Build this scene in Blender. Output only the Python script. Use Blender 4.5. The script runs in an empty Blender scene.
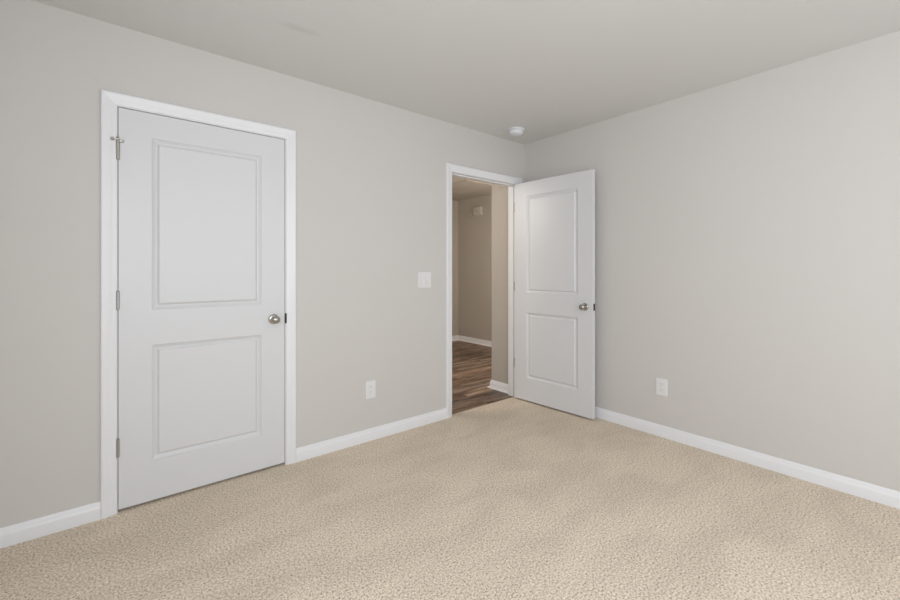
import bpy, bmesh, math
from mathutils import Vector, Matrix

C = bpy.context.scene.collection
S = bpy.context.scene

# ---------------------------------------------------------------- camera, world, lights, exposure
cam_data = bpy.data.cameras.new('camera')
cam_data.sensor_width = 36.0
cam_data.lens = 413.32 / 900 * 36.0
cam_data.shift_y = -29.29 / 900
cam_data.clip_start = 0.05
cam = bpy.data.objects.new('camera', cam_data)
cam.location = (-3.1151, -2.6533, 1.2132)
cam.rotation_euler = (math.radians(90), 0, -0.686555)
C.objects.link(cam)
S.camera = cam

S.view_settings.view_transform = 'Standard'
S.view_settings.look = 'None'
S.view_settings.gamma = 1.0
S.view_settings.use_curve_mapping = False
S.view_settings.exposure = 0.0

w = bpy.data.worlds.new('world')
S.world = w
w.use_nodes = True
w.node_tree.nodes['Background'].inputs[0].default_value = (0.75, 0.87, 1.0, 1)
w.node_tree.nodes['Background'].inputs[1].default_value = 0.3


def area_light(name, loc, rot, sx, sy, power, col):
    d = bpy.data.lights.new(name, 'AREA')
    d.shape = 'RECTANGLE'
    d.size, d.size_y = sx, sy
    d.energy, d.color = power, col
    o = bpy.data.objects.new(name, d)
    o.location, o.rotation_euler = loc, rot
    C.objects.link(o)
    return o


def lamp(name, kind, loc, power, col, r, rot=(0, 0, 0)):
    d = bpy.data.lights.new(name, kind)
    d.energy, d.color = power, col
    if kind == 'AREA':
        d.shape = 'DISK'
        d.size = 2 * r
    else:
        d.shadow_soft_size = r
    o = bpy.data.objects.new(name, d)
    o.location, o.rotation_euler = loc, rot
    C.objects.link(o)
    return o


# daylight through the bedroom's three windows: two behind the camera, one beside it
DAY = (0.915, 0.965, 1.045)
area_light('back_window_daylight', (-3.0, -4.32, 1.50), (math.radians(90), 0, 0), 1.2, 1.5, 33, DAY)
area_light('back_window_daylight', (-1.25, -4.32, 1.50), (math.radians(90), 0, 0), 1.2, 1.5, 19, DAY)
area_light('side_window_daylight', (-3.77, -2.6, 1.50), (math.radians(90), 0, math.radians(-90)), 1.2, 1.5, 29, DAY)
# flush lamp in the middle of the room, dim against the daylight
lamp('bedroom_lamp', 'POINT', (-1.83, -1.90, 2.10), 0.5, (1.0, 0.97, 0.92), 0.15)
# hallway lamp, then an added fill light
lamp('hallway_lamp', 'POINT', (-1.80, 0.72, 2.05), 40, (1.0, 0.945, 0.885), 0.28)
lamp('hallway_fill_light', 'POINT', (0.80, 0.60, 1.50), 31, (1.0, 0.93, 0.85), 0.12)  # no fixture: added out of sight behind the stub to brighten the far wall


# ---------------------------------------------------------------- materials
def mat(name, col, rough=0.5, metal=0.0, bump=0.0, bscale=300, bdist=0.001, spec=None):
    m = bpy.data.materials.new(name)
    m.use_nodes = True
    nt = m.node_tree
    b = nt.nodes['Principled BSDF']
    b.inputs['Base Color'].default_value = (*col, 1)
    b.inputs['Roughness'].default_value = rough
    b.inputs['Metallic'].default_value = metal
    if spec is not None:
        b.inputs['Specular IOR Level'].default_value = spec
    tc = nt.nodes.new('ShaderNodeTexCoord')
    n = nt.nodes.new('ShaderNodeTexNoise')
    n.inputs['Scale'].default_value = bscale
    n.inputs['Detail'].default_value = 2
    nt.links.new(tc.outputs['Object'], n.inputs['Vector'])
    if bump:
        bp = nt.nodes.new('ShaderNodeBump')
        bp.inputs['Strength'].default_value = bump
        bp.inputs['Distance'].default_value = bdist
        nt.links.new(n.outputs['Fac'], bp.inputs['Height'])
        nt.links.new(bp.outputs['Normal'], b.inputs['Normal'])
    return m


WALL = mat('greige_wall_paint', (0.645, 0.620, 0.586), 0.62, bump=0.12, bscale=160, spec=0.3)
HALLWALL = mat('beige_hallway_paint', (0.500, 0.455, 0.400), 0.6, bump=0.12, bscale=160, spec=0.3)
TRIM = mat('white_trim_paint', (0.835, 0.835, 0.840), 0.34)
DOORP = mat('white_door_paint', (0.722, 0.722, 0.724), 0.38, bump=0.05, bscale=90)
PLATE = mat('white_plastic', (0.800, 0.795, 0.785), 0.3)
PLATE_GREY = mat('ivory_plastic_slots', (0.30, 0.30, 0.30), 0.5)
NICKEL = mat('satin_nickel', (0.44, 0.42, 0.38), 0.22, 1.0)
HINGE = mat('brushed_nickel_hinge', (0.42, 0.415, 0.40), 0.38, 0.85)
DARK = mat('dark_latch_metal', (0.06, 0.055, 0.05), 0.45, 0.8)
RUBBER = mat('grey_rubber', (0.36, 0.35, 0.33), 0.7)
GLOBE = mat('frosted_lamp_glass', (0.9, 0.88, 0.84), 0.4)
DET = mat('detector_plastic', (0.82, 0.83, 0.86), 0.35)
CHIME = mat('beige_chime_plastic', (0.60, 0.555, 0.49), 0.45)


def ceiling_mat():
    m = mat('greige_ceiling_paint', (0.740, 0.735, 0.718), 0.8, bump=0.15, bscale=120, spec=0.2)
    nt = m.node_tree
    b = nt.nodes['Principled BSDF']
    tc = [n for n in nt.nodes if n.type == 'TEX_COORD'][0]
    # one faint elongated smudge in the paint
    mp = nt.nodes.new('ShaderNodeMapping')
    mp.vector_type = 'TEXTURE'
    mp.inputs['Location'].default_value = (-2.372, -0.548, 2.44)
    mp.inputs['Rotation'].default_value = (0, 0, math.radians(-2))
    mp.inputs['Scale'].default_value = (0.125, 0.035, 1)
    nt.links.new(tc.outputs['Object'], mp.inputs['Vector'])
    ns = nt.nodes.new('ShaderNodeTexNoise')
    ns.inputs['Scale'].default_value = 9
    nt.links.new(tc.outputs['Object'], ns.inputs['Vector'])
    ln = nt.nodes.new('ShaderNodeVectorMath'); ln.operation = 'LENGTH'
    nt.links.new(mp.outputs[0], ln.inputs[0])
    ad = nt.nodes.new('ShaderNodeMath'); ad.operation = 'ADD'
    nt.links.new(ln.outputs['Value'], ad.inputs[0])
    nt.links.new(ns.outputs['Fac'], ad.inputs[1])
    mr = nt.nodes.new('ShaderNodeMapRange')
    mr.interpolation_type = 'SMOOTHSTEP'
    for k, v in zip(('From Min', 'From Max', 'To Min', 'To Max'), (0.75, 1.6, 0.10, 0.0)):
        mr.inputs[k].default_value = v
    nt.links.new(ad.outputs[0], mr.inputs['Value'])
    mx = nt.nodes.new('ShaderNodeMix'); mx.data_type = 'RGBA'
    mx.inputs[6].default_value = (0.740, 0.735, 0.718, 1)
    mx.inputs[7].default_value = (0.10, 0.095, 0.085, 1)
    nt.links.new(mr.outputs[0], mx.inputs[0])
    nt.links.new(mx.outputs[2], b.inputs['Base Color'])
    return m


CEIL = ceiling_mat()


def ramp(nt, stops):
    r = nt.nodes.new('ShaderNodeValToRGB')
    el = r.color_ramp.elements
    while len(el) < len(stops):
        el.new(0.5)
    for e, (p, c) in zip(el, stops):
        e.position = p
        e.color = (*c, 1)
    return r


def carpet_mat():
    m = mat('beige_cut_pile_carpet', (0.5, 0.43, 0.34), 1.0, spec=0.05)
    nt = m.node_tree
    b = nt.nodes['Principled BSDF']
    L = nt.links.new
    tc = [n for n in nt.nodes if n.type == 'TEX_COORD'][0]
    n1 = [n for n in nt.nodes if n.type == 'TEX_NOISE'][0]
    n1.inputs['Scale'].default_value = 190
    n1.inputs['Detail'].default_value = 2
    n1.inputs['Roughness'].default_value = 0.6
    # clumps of tufts, a centimetre across, over the single tufts
    n3 = nt.nodes.new('ShaderNodeTexNoise')
    n3.inputs['Scale'].default_value = 112
    n3.inputs['Detail'].default_value = 1
    L(tc.outputs['Object'], n3.inputs['Vector'])
    hm = nt.nodes.new('ShaderNodeMix'); hm.data_type = 'FLOAT'
    hm.inputs[0].default_value = 0.48
    L(n1.outputs['Fac'], hm.inputs[2]); L(n3.outputs['Fac'], hm.inputs[3])
    r1 = ramp(nt, [(0.34, (0.27, 0.205, 0.145)), (0.42, (0.56, 0.468, 0.363)), (0.50, (0.735, 0.625, 0.500)), (0.61, (0.93, 0.82, 0.68))])
    L(hm.outputs[0], r1.inputs[0])
    # pile laid over in broad brushed sweeps
    mp = nt.nodes.new('ShaderNodeMapping')
    mp.inputs['Rotation'].default_value = (0, 0, math.radians(35))
    mp.inputs['Scale'].default_value = (1.0, 2.2, 1)
    L(tc.outputs['Object'], mp.inputs['Vector'])
    n2 = nt.nodes.new('ShaderNodeTexNoise')
    n2.inputs['Scale'].default_value = 2.3
    n2.inputs['Detail'].default_value = 3
    n2.inputs['Distortion'].default_value = 0.6
    L(mp.outputs[0], n2.inputs['Vector'])
    r2 = ramp(nt, [(0.38, (0.955, 0.955, 0.950)), (0.62, (1.06, 1.06, 1.055))])
    L(n2.outputs['Fac'], r2.inputs[0])
    mx = nt.nodes.new('ShaderNodeMix'); mx.data_type = 'RGBA'; mx.blend_type = 'MULTIPLY'
    mx.inputs[0].default_value = 1.0
    L(r1.outputs[0], mx.inputs[6]); L(r2.outputs[0], mx.inputs[7])
    L(mx.outputs[2], b.inputs['Base Color'])
    bp = nt.nodes.new('ShaderNodeBump')
    bp.inputs['Strength'].default_value = 0.55
    bp.inputs['Distance'].default_value = 0.004
    L(hm.outputs[0], bp.inputs['Height'])
    L(bp.outputs['Normal'], b.inputs['Normal'])
    return m


CARPET = carpet_mat()


def wood_mat():
    m = mat('brown_wood_planks', (0.2, 0.13, 0.09), 0.42, spec=0.35)
    nt = m.node_tree
    b = nt.nodes['Principled BSDF']
    L = nt.links.new
    tc = [n for n in nt.nodes if n.type == 'TEX_COORD'][0]
    br = nt.nodes.new('ShaderNodeTexBrick')
    br.offset = 0.37
    br.inputs['Scale'].default_value = 1.0
    br.inputs['Brick Width'].default_value = 1.2
    br.inputs['Row Height'].default_value = 0.16
    br.inputs['Mortar Size'].default_value = 0.0012
    br.inputs['Color1'].default_value = (0.0, 0.0, 0.0, 1)
    br.inputs['Color2'].default_value = (1.0, 1.0, 1.0, 1)
    br.inputs['Mortar'].default_value = (0, 0, 0, 1)
    L(tc.outputs['Object'], br.inputs['Vector'])
    mp = nt.nodes.new('ShaderNodeMapping')
    mp.inputs['Scale'].default_value = (1.3, 9, 1)
    L(tc.outputs['Object'], mp.inputs['Vector'])
    ad = nt.nodes.new('ShaderNodeVectorMath'); ad.operation = 'ADD'
    L(mp.outputs[0], ad.inputs[0])
    sc = nt.nodes.new('ShaderNodeVectorMath'); sc.operation = 'SCALE'
    sc.inputs['Scale'].default_value = 7
    L(br.outputs['Color'], sc.inputs[0]); L(sc.outputs[0], ad.inputs[1])
    n = nt.nodes.new('ShaderNodeTexNoise')
    n.inputs['Scale'].default_value = 1.5
    n.inputs['Detail'].default_value = 5
    n.inputs['Roughness'].default_value = 0.62
    n.inputs['Distortion'].default_value = 0.7
    L(ad.outputs[0], n.inputs['Vector'])
    r = ramp(nt, [(0.32, (0.055, 0.036, 0.026)), (0.45, (0.150, 0.102, 0.072)), (0.56, (0.27, 0.192, 0.138)), (0.70, (0.46, 0.36, 0.28))])
    L(n.outputs['Fac'], r.inputs[0])
    r2 = ramp(nt, [(0.0, (0.72, 0.74, 0.78)), (1.0, (1.15, 1.08, 1.0))])
    L(br.outputs['Color'], r2.inputs[0])
    mx = nt.nodes.new('ShaderNodeMix'); mx.data_type = 'RGBA'; mx.blend_type = 'MULTIPLY'
    mx.inputs[0].default_value = 1.0
    L(r.outputs[0], mx.inputs[6]); L(r2.outputs[0], mx.inputs[7])
    mx2 = nt.nodes.new('ShaderNodeMix'); mx2.data_type = 'RGBA'
    L(br.outputs['Fac'], mx2.inputs[0])
    L(mx.outputs[2], mx2.inputs[6]); mx2.inputs[7].default_value = (0.03, 0.02, 0.015, 1)
    L(mx2.outputs[2], b.inputs['Base Color'])
    return m


WOOD = wood_mat()


# ---------------------------------------------------------------- mesh helpers
def finish(name, bm, m, parent=None, smooth=False, bevel=0.0):
    bmesh.ops.recalc_face_normals(bm, faces=bm.faces)
    me = bpy.data.meshes.new(name)
    bm.to_mesh(me)
    bm.free()
    o = bpy.data.objects.new(name, me)
    me.materials.append(m)
    C.objects.link(o)
    if parent:
        o.parent = parent
    if smooth:
        for p in me.polygons:
            p.use_smooth = True
        me.set_sharp_from_angle(angle=math.radians(38))
    if bevel:
        bv = o.modifiers.new('bevel', 'BEVEL')
        bv.width = bevel
        bv.segments = 2
        bv.limit_method = 'ANGLE'
        bv.angle_limit = math.radians(50)
    return o


def add_box(bm, x0, x1, y0, y1, z0, z1):
    vs = [bm.verts.new((x, y, z)) for x in (x0, x1) for y in (y0, y1) for z in (z0, z1)]
    for f in ((0, 1, 3, 2), (4, 6, 7, 5), (0, 4, 5, 1), (2, 3, 7, 6), (0, 2, 6, 4), (1, 5, 7, 3)):
        bm.faces.new([vs[i] for i in f])


def box(name, m, parent, *b, bevel=0.0):
    bm = bmesh.new()
    add_box(bm, *b)
    return finish(name, bm, m, parent, bevel=bevel)


def add_lathe(bm, prof, mtx, n=40):
    """prof = (radius, height) list, spun about local z, then placed by mtx"""
    rings = []
    for r, h in prof:
        if r < 1e-6:
            rings.append([bm.verts.new(mtx @ Vector((0, 0, h)))])
        else:
            rings.append([bm.verts.new(mtx @ Vector((r * math.cos(2 * math.pi * k / n), r * math.sin(2 * math.pi * k / n), h))) for k in range(n)])
    for a, b in zip(rings, rings[1:]):
        for k in range(n):
            p = [a[k % len(a)], a[(k + 1) % n % len(a)], b[(k + 1) % n % len(b)], b[k % len(b)]]
            q = []
            for v in p:
                if v not in q:
                    q.append(v)
            if len(q) > 2:
                bm.faces.new(q)
    for rg, end in ((rings[0], prof[0]), (rings[-1], prof[-1])):
        if len(rg) > 2:
            bm.faces.new(rg)


def sweep(bm, prof, path, frames):
    """extrude closed 2D profile (a, b) along path; frames give (dirA, dirB) per path point"""
    rings = []
    for p, (da, db) in zip(path, frames):
        rings.append([bm.verts.new(Vector(p) + Vector(da) * a + Vector(db) * b) for a, b in prof])
    n = len(prof)
    for r0, r1 in zip(rings, rings[1:]):
        for k in range(n):
            bm.faces.new((r0[k], r0[(k + 1) % n], r1[(k + 1) % n], r1[k]))
    bm.faces.new(rings[0])
    bm.faces.new(rings[-1][::-1])


def props(o, label=None, cat=None, group=None, kind=None):
    for k, v in (('label', label), ('category', cat), ('group', group), ('kind', kind)):
        if v:
            o[k] = v
    return o


def empty(name, loc, rz=0.0):
    o = bpy.data.objects.new(name, None)
    o.location = loc
    o.rotation_euler = (0, 0, rz)
    o.empty_display_size = 0.05
    C.objects.link(o)
    return o


def struct(o, label, cat):
    return props(o, label, cat, kind='structure')


# ---------------------------------------------------------------- dimensions
H = 2.44
TH = 0.114                      # wall thickness
XL, YB = -3.75, -4.30           # wall beside the camera, window wall
CX0, CX1 = -3.0910, -2.2735     # closet opening between jamb faces
EX0, EX1 = -0.919, -0.110       # hallway opening between jamb faces
HEAD = 2.036
JT = 0.018
HY, HX, HXL = 2.88, 1.605, -2.6  # hallway far wall, right wall, left wall
NX, NY = -0.052, 0.400           # stub of wall just outside the doorway

# ---------------------------------------------------------------- room shell
bm = bmesh.new()
add_box(bm, XL, 0, YB, 0.0, -0.06, 0.0)
add_box(bm, EX0, EX1, 0.0, 0.033, -0.06, 0.0)
add_box(bm, CX0, CX1, 0.0, 0.70, -0.06, 0.0)
struct(finish('floor', bm, CARPET), 'beige speckled cut pile carpet covering the bedroom floor', 'floor')
bm = bmesh.new()
add_box(bm, HXL, HX, TH, HY, -0.06, -0.004)
add_box(bm, EX0, EX1, 0.033, TH, -0.06, -0.004)
struct(finish('floor_hallway', bm, WOOD), 'brown wood plank floor of the hallway seen through the open doorway', 'floor')
bm = bmesh.new()
add_box(bm, XL - TH, TH, YB - TH, TH, H, H + 0.08)
struct(finish('ceiling', bm, CEIL), 'greige bedroom ceiling with a faint smudge', 'ceiling')
bm = bmesh.new()
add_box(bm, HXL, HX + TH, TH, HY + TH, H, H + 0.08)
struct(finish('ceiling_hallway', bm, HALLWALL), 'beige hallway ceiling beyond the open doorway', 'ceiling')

bm = bmesh.new()
add_box(bm, XL - TH, CX0 - JT, 0, TH, 0, H)
add_box(bm, CX1 + JT, EX0 - JT, 0, TH, 0, H)
add_box(bm, EX1 + JT, 0, 0, TH, 0, H)
add_box(bm, CX0 - JT, CX1 + JT, 0, TH, HEAD + JT, H)
add_box(bm, EX0 - JT, EX1 + JT, 0, TH, HEAD + JT, H)
struct(finish('wall_left', bm, WALL), 'greige wall holding the closed white door, switch and doorway', 'wall')
box('wall_right', WALL, None, 0, TH, YB - TH, TH, 0, H)
struct(bpy.data.objects['wall_right'], 'plain greige wall behind the open white door', 'wall')
bm = bmesh.new()
add_box(bm, XL - TH, XL, YB - TH, -3.20, 0, H)
add_box(bm, XL - TH, XL, -2.00, 0, 0, H)
add_box(bm, XL - TH, XL, -3.20, -2.00, 0, 0.75)
add_box(bm, XL - TH, XL, -3.20, -2.00, 2.25, H)
struct(finish('wall_near', bm, WALL), 'greige wall with a window beside the viewpoint', 'wall')
WZ0, WZ1 = 0.75, 2.25
WINS = ((-3.60, -2.40), (-1.85, -0.65))
bm = bmesh.new()
xs = [XL] + [v for w_ in WINS for v in w_] + [0]
for k in range(0, len(xs), 2):
    add_box(bm, xs[k], xs[k + 1], YB - TH, YB, 0, H)
for w0, w1 in WINS:
    add_box(bm, w0, w1, YB - TH, YB, 0, WZ0)
    add_box(bm, w0, w1, YB - TH, YB, WZ1, H)
struct(finish('wall_back', bm, WALL), 'greige wall with the bedroom windows, behind the viewpoint', 'wall')
for n_, (w0, w1) in enumerate(WINS):
    bm = bmesh.new()
    for x in (w0, (w0 + w1) / 2 - 0.02, w1 - 0.04):
        add_box(bm, x, x + 0.04, YB - 0.08, YB - 0.04, WZ0, WZ1)
    for z in (WZ0, (WZ0 + WZ1) / 2 - 0.02, WZ1 - 0.04):
        add_box(bm, w0 + 0.04, w1 - 0.04, YB - 0.075, YB - 0.045, z, z + 0.04)
    struct(finish('window_%d' % (n_ + 1), bm, TRIM), 'white framed bedroom window behind the viewpoint, ' + ('left' if n_ else 'right') + ' one', 'window')
bm = bmesh.new()
for y in (-3.20, -2.62, -2.04):
    add_box(bm, XL - 0.08, XL - 0.04, y, y + 0.04, 0.75, 2.25)
for z in (0.75, 1.48, 2.21):
    add_box(bm, XL - 0.075, XL - 0.045, -3.16, -2.04, z, z + 0.04)
struct(finish('window_3', bm, TRIM), 'white framed bedroom window beside the viewpoint', 'window')
# closet behind the closed door
bm = bmesh.new()
add_box(bm, CX0 - 0.10, CX1 + 0.10, 0.70, 0.75, 0, H)
add_box(bm, CX0 - 0.15, CX0 - 0.10, TH, 0.75, 0, H)
add_box(bm, CX1 + 0.10, CX1 + 0.15, TH, 0.75, 0, H)
struct(finish('wall_closet', bm, WALL), 'closet walls behind the closed white door', 'wall')
# hallway
bm = bmesh.new()
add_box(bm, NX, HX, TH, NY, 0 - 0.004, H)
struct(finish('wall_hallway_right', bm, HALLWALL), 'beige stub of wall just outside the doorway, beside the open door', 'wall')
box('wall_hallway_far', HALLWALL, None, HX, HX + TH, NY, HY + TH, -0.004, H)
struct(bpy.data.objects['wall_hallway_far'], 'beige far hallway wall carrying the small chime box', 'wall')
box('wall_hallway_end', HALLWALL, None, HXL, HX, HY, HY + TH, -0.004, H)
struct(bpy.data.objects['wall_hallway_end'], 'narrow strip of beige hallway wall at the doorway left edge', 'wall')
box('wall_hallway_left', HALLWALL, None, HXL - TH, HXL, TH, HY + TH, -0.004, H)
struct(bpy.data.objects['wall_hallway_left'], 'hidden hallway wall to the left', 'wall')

# ---------------------------------------------------------------- baseboards (profile: out from wall, up)
BASE = [(0, 0), (0.014, 0), (0.014, 0.053), (0.0125, 0.058), (0.0095, 0.062), (0.0085, 0.070), (0.0065, 0.078), (0.004, 0.083), (0, 0.084)]


def baseboard(name, pts, normals, label, z=0.0, shoe=False, m=None):
    """pts: wall-line points; normals: mitred outward vector at each point"""
    bm = bmesh.new()
    path = [(x, y, z) for x, y in pts]
    fr = [((nx, ny, 0), (0, 0, 1)) for nx, ny in normals]
    sweep(bm, BASE, path, fr)
    o = finish(name, bm, TRIM, None, smooth=True)
    struct(o, label, 'baseboard')
    if shoe:
        bm = bmesh.new()
        pr = [(0.014, 0), (0.031, 0), (0.031, 0.004), (0.029, 0.010), (0.025, 0.015), (0.019, 0.018), (0.014, 0.019)]
        sweep(bm, pr, path, fr)
        finish('shoe_moulding', bm, TRIM, o, smooth=True)
    return o


CW = 0.060      # casing width
RV = 0.005      # reveal
cL0, cL1 = CX0 - RV - CW, CX1 + RV + CW
eL0, eL1 = EX0 - RV - CW, EX1 + RV + CW
baseboard('baseboard_left', [(XL, 0), (cL0, 0)], [(1, -1), (0, -1)], 'white baseboard left of the closed door')
baseboard('baseboard_centre', [(cL1, 0), (eL0, 0)], [(0, -1), (0, -1)], 'white baseboard between the closed door and the open doorway')
baseboard('baseboard_right', [(eL1, 0), (0, 0), (0, YB)], [(0, -1), (-1, -1), (-1, 1)], 'white baseboard along the right wall behind the open door')
baseboard('baseboard_near', [(XL, 0), (XL, YB), (0, YB)], [(1, -1), (1, 1), (-1, 1)], 'white baseboard beside and behind the viewpoint')
baseboard('baseboard_hallway_right', [(NX, TH), (NX, NY), (HX, NY)], [(-1, 0), (-1, 1), (-1, 1)], 'short white baseboard with shoe moulding just outside the doorway', -0.004, True)
baseboard('baseboard_hallway_far', [(HX, NY), (HX, HY), (HXL, HY)], [(-1, 1), (-1, -1), (1, -1)], 'white baseboard with shoe moulding along the far hallway walls', -0.004, True)

# ---------------------------------------------------------------- door frames: casing and jambs
# casing profile: (distance outward from the inner edge, thickness)
CAS = [(0, 0), (0, 0.007), (0.002, 0.0085), (0.006, 0.009), (0.020, 0.0095), (0.024, 0.0115), (0.028, 0.0125), (0.034, 0.013),
       (0.044, 0.0155), (0.050, 0.0168), (0.055, 0.0168), (0.0585, 0.015), (CW, 0.012), (CW, 0)]


def door_frame(name, x0, x1, label):
    root = empty(name, ((x0 + x1) / 2, 0, 0))
    struct(root, label, 'door frame')
    cx = (x0 + x1) / 2
    a0, a1, zt = x0 - RV - cx, x1 + RV - cx, HEAD + RV
    for (px, sgn) in ((a0, -1), (a1, 1)):
        bm = bmesh.new()
        sweep(bm, CAS, [(px, 0, 0), (px, 0, zt)], [((sgn, 0, 0), (0, -1, 0)), ((sgn, 0, 1), (0, -1, 0))])
        finish('side_casing', bm, TRIM, root, smooth=True)
    bm = bmesh.new()
    sweep(bm, CAS, [(a0, 0, zt), (a1, 0, zt)], [((-1, 0, 1), (0, -1, 0)), ((1, 0, 1), (0, -1, 0))])
    finish('head_casing', bm, TRIM, root, smooth=True)
    j0, j1 = x0 - cx, x1 - cx
    box('side_jamb', TRIM, root, j0 - JT, j0, -0.001, TH, -0.004, HEAD + JT)
    box('side_jamb', TRIM, root, j1, j1 + JT, -0.001, TH, -0.004, HEAD + JT)
    box('head_jamb', TRIM, root, j0, j1, -0.001, TH, HEAD, HEAD + JT)
    bm = bmesh.new()
    add_box(bm, j0, j0 + 0.010, 0.039, 0.073, 0.0, HEAD)
    add_box(bm, j1 - 0.010, j1, 0.039, 0.073, 0.0, HEAD)
    add_box(bm, j0 + 0.010, j1 - 0.010, 0.039, 0.073, HEAD - 0.010, HEAD)
    finish('door_stop_strip', bm, TRIM, root)
    return root


fr1 = door_frame('trim_1', CX0, CX1, 'white moulded casing around the closed door on the left')
fr2 = door_frame('trim_2', EX0, EX1, 'white moulded casing around the open doorway')
cx1 = (CX0 + CX1) / 2
# strike plate lip at the closed door's latch
o = box('strike_plate', DARK, fr1, CX1 - cx1 - 0.0012, CX1 - cx1 + 0.0085, -0.0085, 0.030, 0.885, 0.947)
o['label'] = 'dark strike plate'
# hinge leaves let into the doorway's right jamb
cx2 = (EX0 + EX1) / 2
for z in (1.822, 1.065, 0.327):
    o = box('hinge_leaf', HINGE, fr2, EX1 - cx2 - 0.0015, EX1 - cx2 + 0.001, 0.0005, 0.034, z - 0.0445, z + 0.0445)
o = box('strike_plate', HINGE, fr2, EX0 - cx2 - 0.001, EX0 - cx2 + 0.0012, 0.004, 0.034, 0.885, 0.947)


# ---------------------------------------------------------------- doors
DW, DT, DZ0, DZ1 = 0.812, 0.035, 0.014, 2.033
STILE = 0.137
PANELS = [(0.222, 0.826), (1.010, 1.904)]
# moulding: (inset from panel edge, depth below face)
MOULD = [(0.0, 0.0), (0.0012, 0.0022), (0.004, 0.0048), (0.010, 0.0085), (0.017, 0.0122), (0.0205, 0.0130), (0.0235, 0.0124), (0.027, 0.0080), (0.031, 0.0034), (0.0335, 0.0022), (0.036, 0.0018)]


def door_leaf(parent, x0, x1):
    """two-panel moulded slab, thickness along y from 0.001; both faces moulded"""
    bm = bmesh.new()
    e = 0.0018
    ya, yb = 0.001, 0.001 + DT
    for yf, s in ((ya, 1), (yb, -1)):
        xs = [x0 + e, x0 + STILE, x1 - STILE, x1 - e]
        zs = [DZ0 + e, PANELS[0][0], PANELS[0][1], PANELS[1][0], PANELS[1][1], DZ1 - e]
        vs = {(i, j): bm.verts.new((xs[i], yf, zs[j])) for i in range(4) for j in range(6)}
        for i in range(3):
            for j in range(5):
                if i == 1 and j in (1, 3):
                    prev = [vs[1, j], vs[2, j], vs[2, j + 1], vs[1, j + 1]]
                    for ins, dp in MOULD[1:]:
                        ring = [bm.verts.new((px, yf + s * dp, pz)) for px, pz in ((xs[1] + ins, zs[j] + ins), (xs[2] - ins, zs[j] + ins), (xs[2] - ins, zs[j + 1] - ins), (xs[1] + ins, zs[j + 1] - ins))]
                        for k in range(4):
                            bm.faces.new((prev[k], prev[(k + 1) % 4], ring[(k + 1) % 4], ring[k]))
                        prev = ring
                    bm.faces.new(prev)
                else:
                    bm.faces.new((vs[i, j], vs[i + 1, j], vs[i + 1, j + 1], vs[i, j + 1]))
        border = [vs[i, 0] for i in range(4)] + [vs[3, j] for j in range(1, 6)] + [vs[i, 5] for i in (2, 1, 0)] + [vs[0, j] for j in (4, 3, 2, 1)]
        cxm, czm = (x0 + x1) / 2, (DZ0 + DZ1) / 2
        outer = []
        for v in border:
            x, z = v.co.x, v.co.z
            if abs(x - xs[0]) < 1e-6: x = x0
            if abs(x - xs[3]) < 1e-6: x = x1
            if abs(z - zs[0]) < 1e-6: z = DZ0
            if abs(z - zs[5]) < 1e-6: z = DZ1
            outer.append(bm.verts.new((x, yf + s * e, z)))
        n = len(border)
        for k in range(n):
            bm.faces.new((border[k], border[(k + 1) % n], outer[(k + 1) % n], outer[k]))
        if s == 1:
            front = outer
        else:
            for k in range(n):
                bm.faces.new((front[k], front[(k + 1) % n], outer[(k + 1) % n], outer[k]))
    return finish('door_leaf', bm, DOORP, parent)


KNOB = [(0.0115, 0.004), (0.0115, 0.021), (0.013, 0.026), (0.019, 0.030), (0.0220, 0.036), (0.0238, 0.043), (0.0244, 0.050),
        (0.0232, 0.056), (0.0195, 0.0610), (0.014, 0.0642), (0.008, 0.067), (0.0, 0.0673)]
ROSE = [(0.0, 0.0), (0.030, 0.0), (0.0305, 0.003), (0.029, 0.006), (0.026, 0.0085), (0.016, 0.010), (0.0, 0.010)]


def knob(parent, x, z, yface, direction):
    rot = Matrix.Rotation(math.radians(90 if direction < 0 else -90), 4, 'X')
    M = Matrix.Translation((x, yface, z)) @ rot
    bm = bmesh.new()
    add_lathe(bm, KNOB, M)
    k = finish('door_knob', bm, NICKEL, parent, smooth=True)
    k['label'] = 'round satin nickel knob'
    bm = bmesh.new()
    add_lathe(bm, ROSE, M)
    finish('rosette', bm, NICKEL, k, smooth=True)
    return k


def hinge(parent, x, y, z, side, leaf=True):
    bm = bmesh.new()
    hh = 0.0445
    for k in range(5):
        z0 = z - hh + k * 2 * hh / 5
        add_lathe(bm, [(0.0, z0 + 0.0004), (0.0066, z0 + 0.0004), (0.0066, z0 + 2 * hh / 5 - 0.0004), (0.0, z0 + 2 * hh / 5 - 0.0004)], Matrix.Translation((x, y, 0)), 20)
    add_lathe(bm, [(0, z + hh), (0.0050, z + hh), (0.0056, z + hh + 0.002), (0.003, z + hh + 0.0045), (0, z + hh + 0.005)], Matrix.Translation((x, y, 0)), 20)
    add_lathe(bm, [(0, z - hh - 0.004), (0.0035, z - hh - 0.003), (0.0050, z - hh), (0, z - hh)], Matrix.Translation((x, y, 0)), 20)
    o = finish('hinge', bm, HINGE, parent, smooth=True)
    if leaf:
        box('hinge_leaf', HINGE, o, x - 0.0011, x + 0.0011, y + 0.004, 0.034 + y + 0.006, z - hh, z + hh)
    return o


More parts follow.
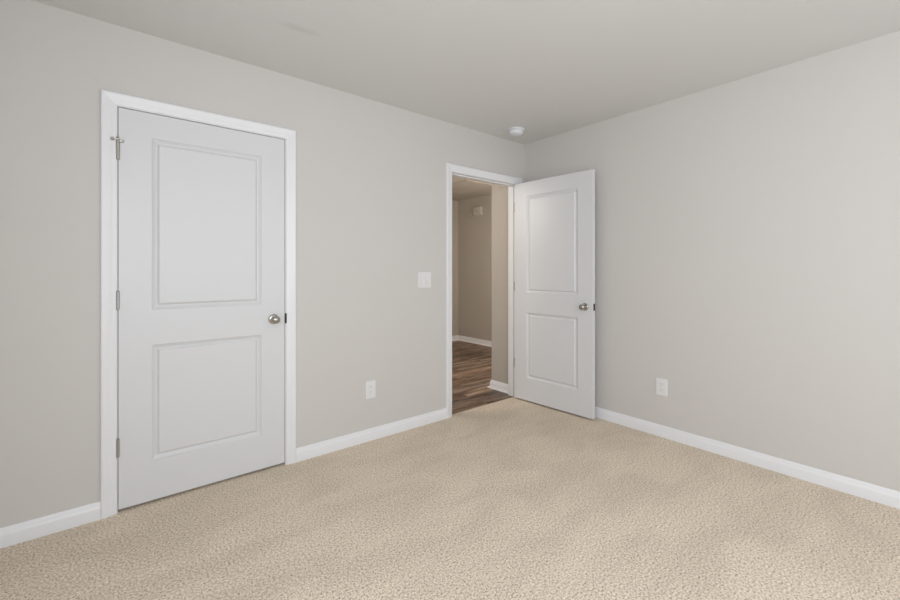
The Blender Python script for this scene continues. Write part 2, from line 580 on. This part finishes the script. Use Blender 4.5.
# closed door (closet), hinged on its left, hinges on the bedroom side
d1 = empty('door_1', (CX0, 0, 0))
struct(d1, 'closed white two-panel door with a round nickel knob, in the left wall', 'door')
door_leaf(d1, 0.003, 0.003 + DW)
knob(d1, -2.343 - CX0, 0.916, 0.001, -1)
box('latch_plate', HINGE, d1, 0.003 + DW - 0.0004, 0.003 + DW + 0.0010, 0.006, 0.031, 0.890, 0.946)
for z in (1.818, 1.065, 0.327):
    h = hinge(d1, 0.0015, -0.0068, z, 1, leaf=False)
    if z > 1.5:
        # hinge pin door stop: collar, two arms and their bumpers
        bm = bmesh.new()
        zc = z + 0.0475
        add_lathe(bm, [(0, zc - 0.003), (0.009, zc - 0.003), (0.009, zc + 0.003), (0, zc + 0.003)], Matrix.Translation((0.0015, -0.0068, 0)), 20)
        add_box(bm, -0.020, 0.0015, -0.0140, -0.0060, zc - 0.002, zc + 0.007)
        add_lathe(bm, [(0.0042, -0.012), (0.0042, 0.012)], Matrix.Translation((0.019, -0.012, zc - 0.001)) @ Matrix.Rotation(math.radians(90), 4, 'X'), 14)
        add_box(bm, 0.0015, 0.022, -0.0130, -0.0060, zc - 0.007, zc + 0.002)
        add_lathe(bm, [(0, zc + 0.003), (0.0055, zc + 0.003), (0.0065, zc + 0.008), (0.0055, zc + 0.015), (0, zc + 0.018)], Matrix.Translation((0.0015, -0.0068, 0)), 20)
        add_lathe(bm, [(0, zc - 0.096), (0.0075, zc - 0.096), (0.0078, zc - 0.003), (0, zc - 0.003)], Matrix.Translation((0.0015, -0.0068, 0)), 20)
        s = finish('pin_stop', bm, NICKEL, h, smooth=True)
        s['label'] = 'nickel hinge pin door stop'
        bm = bmesh.new()
        add_lathe(bm, [(0, 0), (0.0075, 0), (0.0080, 0.004), (0.006, 0.008), (0, 0.009)], Matrix.Translation((0.019, -0.0075, zc - 0.001)) @ Matrix.Rotation(math.radians(-90), 4, 'X'), 16)
        add_lathe(bm, [(0, 0), (0.0075, 0), (0.0080, 0.004), (0.006, 0.008), (0, 0.009)], Matrix.Translation((-0.020, -0.014, zc + 0.002)) @ Matrix.Rotation(math.radians(90), 4, 'X'), 16)
        finish('bumper', bm, RUBBER, h, smooth=True)

# open door, hinged on its right, swung a little past square into the bedroom
P = (-0.1125, -0.0070)
d2 = empty('door_2', (P[0], P[1], 0), math.radians(93.0))
struct(d2, 'white two-panel door standing open into the room, at right angles to its doorway', 'door')
EW = 0.799
leaf = door_leaf(d2, -0.0015 - EW, -0.0015)
leaf.location = (0, -P[1], 0)
kx = -0.0015 - EW + 0.070
ka = knob(d2, kx, 0.918, -P[1] + 0.001, -1)
kb = knob(d2, kx, 0.918, -P[1] + 0.001 + DT, 1)
o = box('latch_plate', DARK, d2, -0.0015 - EW - 0.0012, -0.0015 - EW + 0.0003, -P[1] + 0.006, -P[1] + 0.031, 0.890, 0.946)
o['label'] = 'dark latch plate on the door edge'
for z in (1.822, 1.065, 0.327):
    hinge(d2, 0, 0, z, -1, leaf=False)
    box('hinge_leaf', HINGE, d2, -0.0016, -0.0004, -P[1] + 0.001, -P[1] + 0.034, z - 0.0445, z + 0.0445)


# ---------------------------------------------------------------- wall plates
def rounded_plate(bm, w, h, d, r=0.005):
    """plate in local xz, front at y=-d, soft outer edge"""
    rings = []
    for ins, dy in ((0, 0), (0, -d * 0.45), (0.0012, -d * 0.85), (0.004, -d)):
        ring = []
        ww, hh, rr = w / 2 - ins, h / 2 - ins, max(r - ins, 0.001)
        for cxx, czz, a0 in ((ww - rr, hh - rr, 0), (-ww + rr, hh - rr, 90), (-ww + rr, -hh + rr, 180), (ww - rr, -hh + rr, 270)):
            for k in range(5):
                a = math.radians(a0 + k * 22.5)
                ring.append(bm.verts.new((cxx + rr * math.cos(a), dy, czz + rr * math.sin(a))))
        rings.append(ring)
    n = len(rings[0])
    for a, b in zip(rings, rings[1:]):
        for k in range(n):
            bm.faces.new((a[k], a[(k + 1) % n], b[(k + 1) % n], b[k]))
    bm.faces.new(rings[-1])
    bm.faces.new(rings[0][::-1])


def screws(parent, spots, y):
    for x, z in spots:
        bm = bmesh.new()
        add_lathe(bm, [(0, 0), (0.0034, 0), (0.003, 0.0012), (0, 0.0016)], Matrix.Translation((x, y, z)) @ Matrix.Rotation(math.radians(90), 4, 'X'), 14)
        finish('screw', bm, PLATE, parent, smooth=True)


def outlet(loc, rz, label):
    root = empty('electrical_outlet', loc, rz)
    props(root, label, 'outlet', 'duplex outlets low on the walls')
    bm = bmesh.new()
    rounded_plate(bm, 0.080, 0.125, 0.0065)
    finish('cover_plate', bm, PLATE, root)
    for s in (1, -1):
        z = s * 0.0195
        bm = bmesh.new()
        pts = []
        for k in range(24):
            a = 2 * math.pi * k / 24
            pts.append((0.0172 * math.cos(a), max(-0.0135, min(0.0135, 0.0172 * math.sin(a)))))
        lo = [bm.verts.new((x, -0.006, z + q)) for x, q in pts]
        hi = [bm.verts.new((x * 0.97, -0.0085, z + q * 0.97)) for x, q in pts]
        for k in range(24):
            bm.faces.new((lo[k], lo[(k + 1) % 24], hi[(k + 1) % 24], hi[k]))
        bm.faces.new(hi)
        bm.faces.new(lo[::-1])
        rc = finish('receptacle', bm, PLATE, root)
        bm = bmesh.new()
        add_box(bm, -0.0075, -0.0052, -0.0088, -0.0080, z - 0.001, z + 0.0075)
        add_box(bm, 0.0052, 0.0075, -0.0088, -0.0080, z - 0.000, z + 0.0070)
        add_lathe(bm, [(0, 0), (0.0024, 0), (0.0024, 0.0008), (0, 0.0008)], Matrix.Translation((0, -0.0080, z - 0.0075)) @ Matrix.Rotation(math.radians(90), 4, 'X'), 12)
        finish('slots', bm, PLATE_GREY, rc)
    screws(root, [(0, 0)], -0.0063)
    return root


outlet((-1.679, 0, 0.362), 0, 'white duplex outlet on the left wall, between the closed door and the doorway')
outlet((0, -1.297, 0.363), math.radians(-90), 'white duplex outlet low on the right wall, beyond the open door')

sw = empty('light_switch', (-1.201, 0, 1.141))
props(sw, 'white double rocker light switch on the wall left of the open doorway', 'light switch')
bm = bmesh.new()
rounded_plate(bm, 0.125, 0.125, 0.0065)
finish('cover_plate', bm, PLATE, sw)
for x, flip in ((-0.023, 1), (0.023, -1)):
    bm = bmesh.new()
    # surround
    for b in ((x - 0.0172, x - 0.0155, -0.034, 0.034), (x + 0.0155, x + 0.0172, -0.034, 0.034), (x - 0.0172, x + 0.0172, -0.0357, -0.034), (x - 0.0172, x + 0.0172, 0.034, 0.0357)):
        add_box(bm, b[0], b[1], -0.0076, -0.006, b[2], b[3])
    finish('rocker_surround', bm, PLATE, sw)
    bm = bmesh.new()
    zs = [-0.0325, 0.0, 0.0325]
    ds = [-0.0125, -0.0085, -0.0070] if flip > 0 else [-0.0150, -0.0088, -0.0068]
    A = [[bm.verts.new((xx, dd, zz)) for zz, dd in zip(zs, ds)] for xx in (x - 0.0148, x + 0.0148)]
    B = [[bm.verts.new((xx, -0.006, zz)) for zz in zs] for xx in (x - 0.0148, x + 0.0148)]
    for k in range(2):
        bm.faces.new((A[0][k], A[1][k], A[1][k + 1], A[0][k + 1]))
        bm.faces.new((B[0][k], B[0][k + 1], B[1][k + 1], B[1][k]))
        for s_ in (0, 1):
            bm.faces.new((A[s_][k], A[s_][k + 1], B[s_][k + 1], B[s_][k]))
    for k in (0, 2):
        bm.faces.new((A[0][k], A[1][k], B[1][k], B[0][k]))
    finish('rocker', bm, PLATE, sw)
screws(sw, [(-0.023, 0.048), (0.023, 0.048), (-0.023, -0.048), (0.023, -0.048)], -0.0063)

# ---------------------------------------------------------------- smoke detector
sd = empty('smoke_detector', (-0.392, -0.238, H))
props(sd, 'round white smoke detector on the ceiling near the room corner', 'smoke detector')
flip = Matrix.Rotation(math.pi, 4, 'X')
bm = bmesh.new()
add_lathe(bm, [(0, 0), (0.070, 0), (0.071, 0.004), (0.070, 0.010), (0.066, 0.013), (0, 0.013)], flip, 56)
finish('mounting_base', bm, DET, sd, smooth=True)
bm = bmesh.new()
add_lathe(bm, [(0, 0.0205), (0.056, 0.0205), (0.0575, 0.026), (0.056, 0.034), (0.050, 0.041), (0.036, 0.0455), (0.016, 0.047), (0, 0.047)], flip, 56)
hd = finish('sensor_body', bm, DET, sd, smooth=True)
bm = bmesh.new()
add_lathe(bm, [(0, 0.013), (0.050, 0.013), (0.050, 0.0205), (0, 0.0205)], flip, 56)
for k in range(18):
    a = 2 * math.pi * k / 18
    m_ = Matrix.Rotation(a, 4, 'Z')
    pts = [m_ @ Vector(p) for p in [(x, y, z) for x in (0.049, 0.0555) for y in (-0.0015, 0.0015) for z in (-0.0205, -0.013)]]
    v = [bm.verts.new(p) for p in pts]
    for f in ((0, 1, 3, 2), (4, 6, 7, 5), (0, 4, 5, 1), (2, 3, 7, 6), (0, 2, 6, 4), (1, 5, 7, 3)):
        bm.faces.new([v[i] for i in f])
finish('vent_ring', bm, DET, sd, smooth=True)
bm = bmesh.new()
add_lathe(bm, [(0, 0.0470), (0.0075, 0.0468), (0.007, 0.0485), (0, 0.049)], flip, 24)
finish('test_button', bm, PLATE, sd, smooth=True)

# ---------------------------------------------------------------- hallway fittings
ch = empty('door_chime', (HX, 2.350, 2.135))
props(ch, 'small pale chime box high on the far hallway wall', 'door chime')
box('chime_cover', CHIME, ch, -0.045, -0.004, -0.080, 0.080, 0.0, 0.130, bevel=0.004)
box('backplate', CHIME, ch, -0.004, 0, -0.087, 0.087, -0.006, 0.136)
box('front_grille', HALLWALL, ch, -0.048, -0.045, -0.025, 0.025, 0.045, 0.085)
th = empty('control_box', (HX, 2.560, 2.120))
props(th, 'tiny beige wall box just left of the hallway chime', 'control box')
box('cover', HALLWALL, th, -0.022, -0.004, -0.055, 0.055, 0.0, 0.085, bevel=0.003)
box('backplate', HALLWALL, th, -0.004, 0, -0.060, 0.060, -0.005, 0.090)

hx0, hx1, hy0, hy1 = 0.585, 1.20, 1.50, 2.30
ah = empty('attic_hatch', ((hx0 + hx1) / 2, (hy0 + hy1) / 2, H))
props(ah, 'square trimmed attic hatch in the hallway ceiling, seen through the doorway', 'ceiling hatch')
a, b_ = (hx1 - hx0) / 2, (hy1 - hy0) / 2
bm = bmesh.new()
pr = [(0, 0), (0, 0.006), (0.006, 0.009), (0.03, 0.011), (0.05, 0.014), (0.055, 0.010), (0.055, 0)]
cor = [(-a, -b_), (a, -b_), (a, b_), (-a, b_)]
dirs = [(1, 1), (-1, 1), (-1, -1), (1, -1)]
rings = []
for (x, y), (dx, dy) in zip(cor, dirs):
    rings.append([bm.verts.new((x + dx * (0.055 - q), y + dy * (0.055 - q), -t_)) for q, t_ in pr])
for k in range(4):
    r0, r1 = rings[k], rings[(k + 1) % 4]
    for i in range(len(pr)):
        bm.faces.new((r0[i], r0[(i + 1) % len(pr)], r1[(i + 1) % len(pr)], r1[i]))
finish('hatch_frame', bm, HALLWALL, ah, smooth=True)
box('hatch_panel', HALLWALL, ah, -a + 0.056, a - 0.056, -b_ + 0.056, b_ - 0.056, -0.004, 0.0)


# ---------------------------------------------------------------- ceiling lamps (out of the frame, they light the rooms)
def flush_lamp(loc, label):
    root = empty('ceiling_light', loc)
    props(root, label, 'ceiling light')
    bm = bmesh.new()
    add_lathe(bm, [(0, 0), (0.150, 0), (0.155, 0.006), (0.150, 0.022), (0, 0.022)], flip, 48)
    finish('base', bm, HINGE, root, smooth=True)
    return root


flush_lamp((-1.83, -1.60, H), 'flush ceiling light in the middle of the bedroom')
flush_lamp((-1.80, 0.72, H), 'flush ceiling light in the hallway')
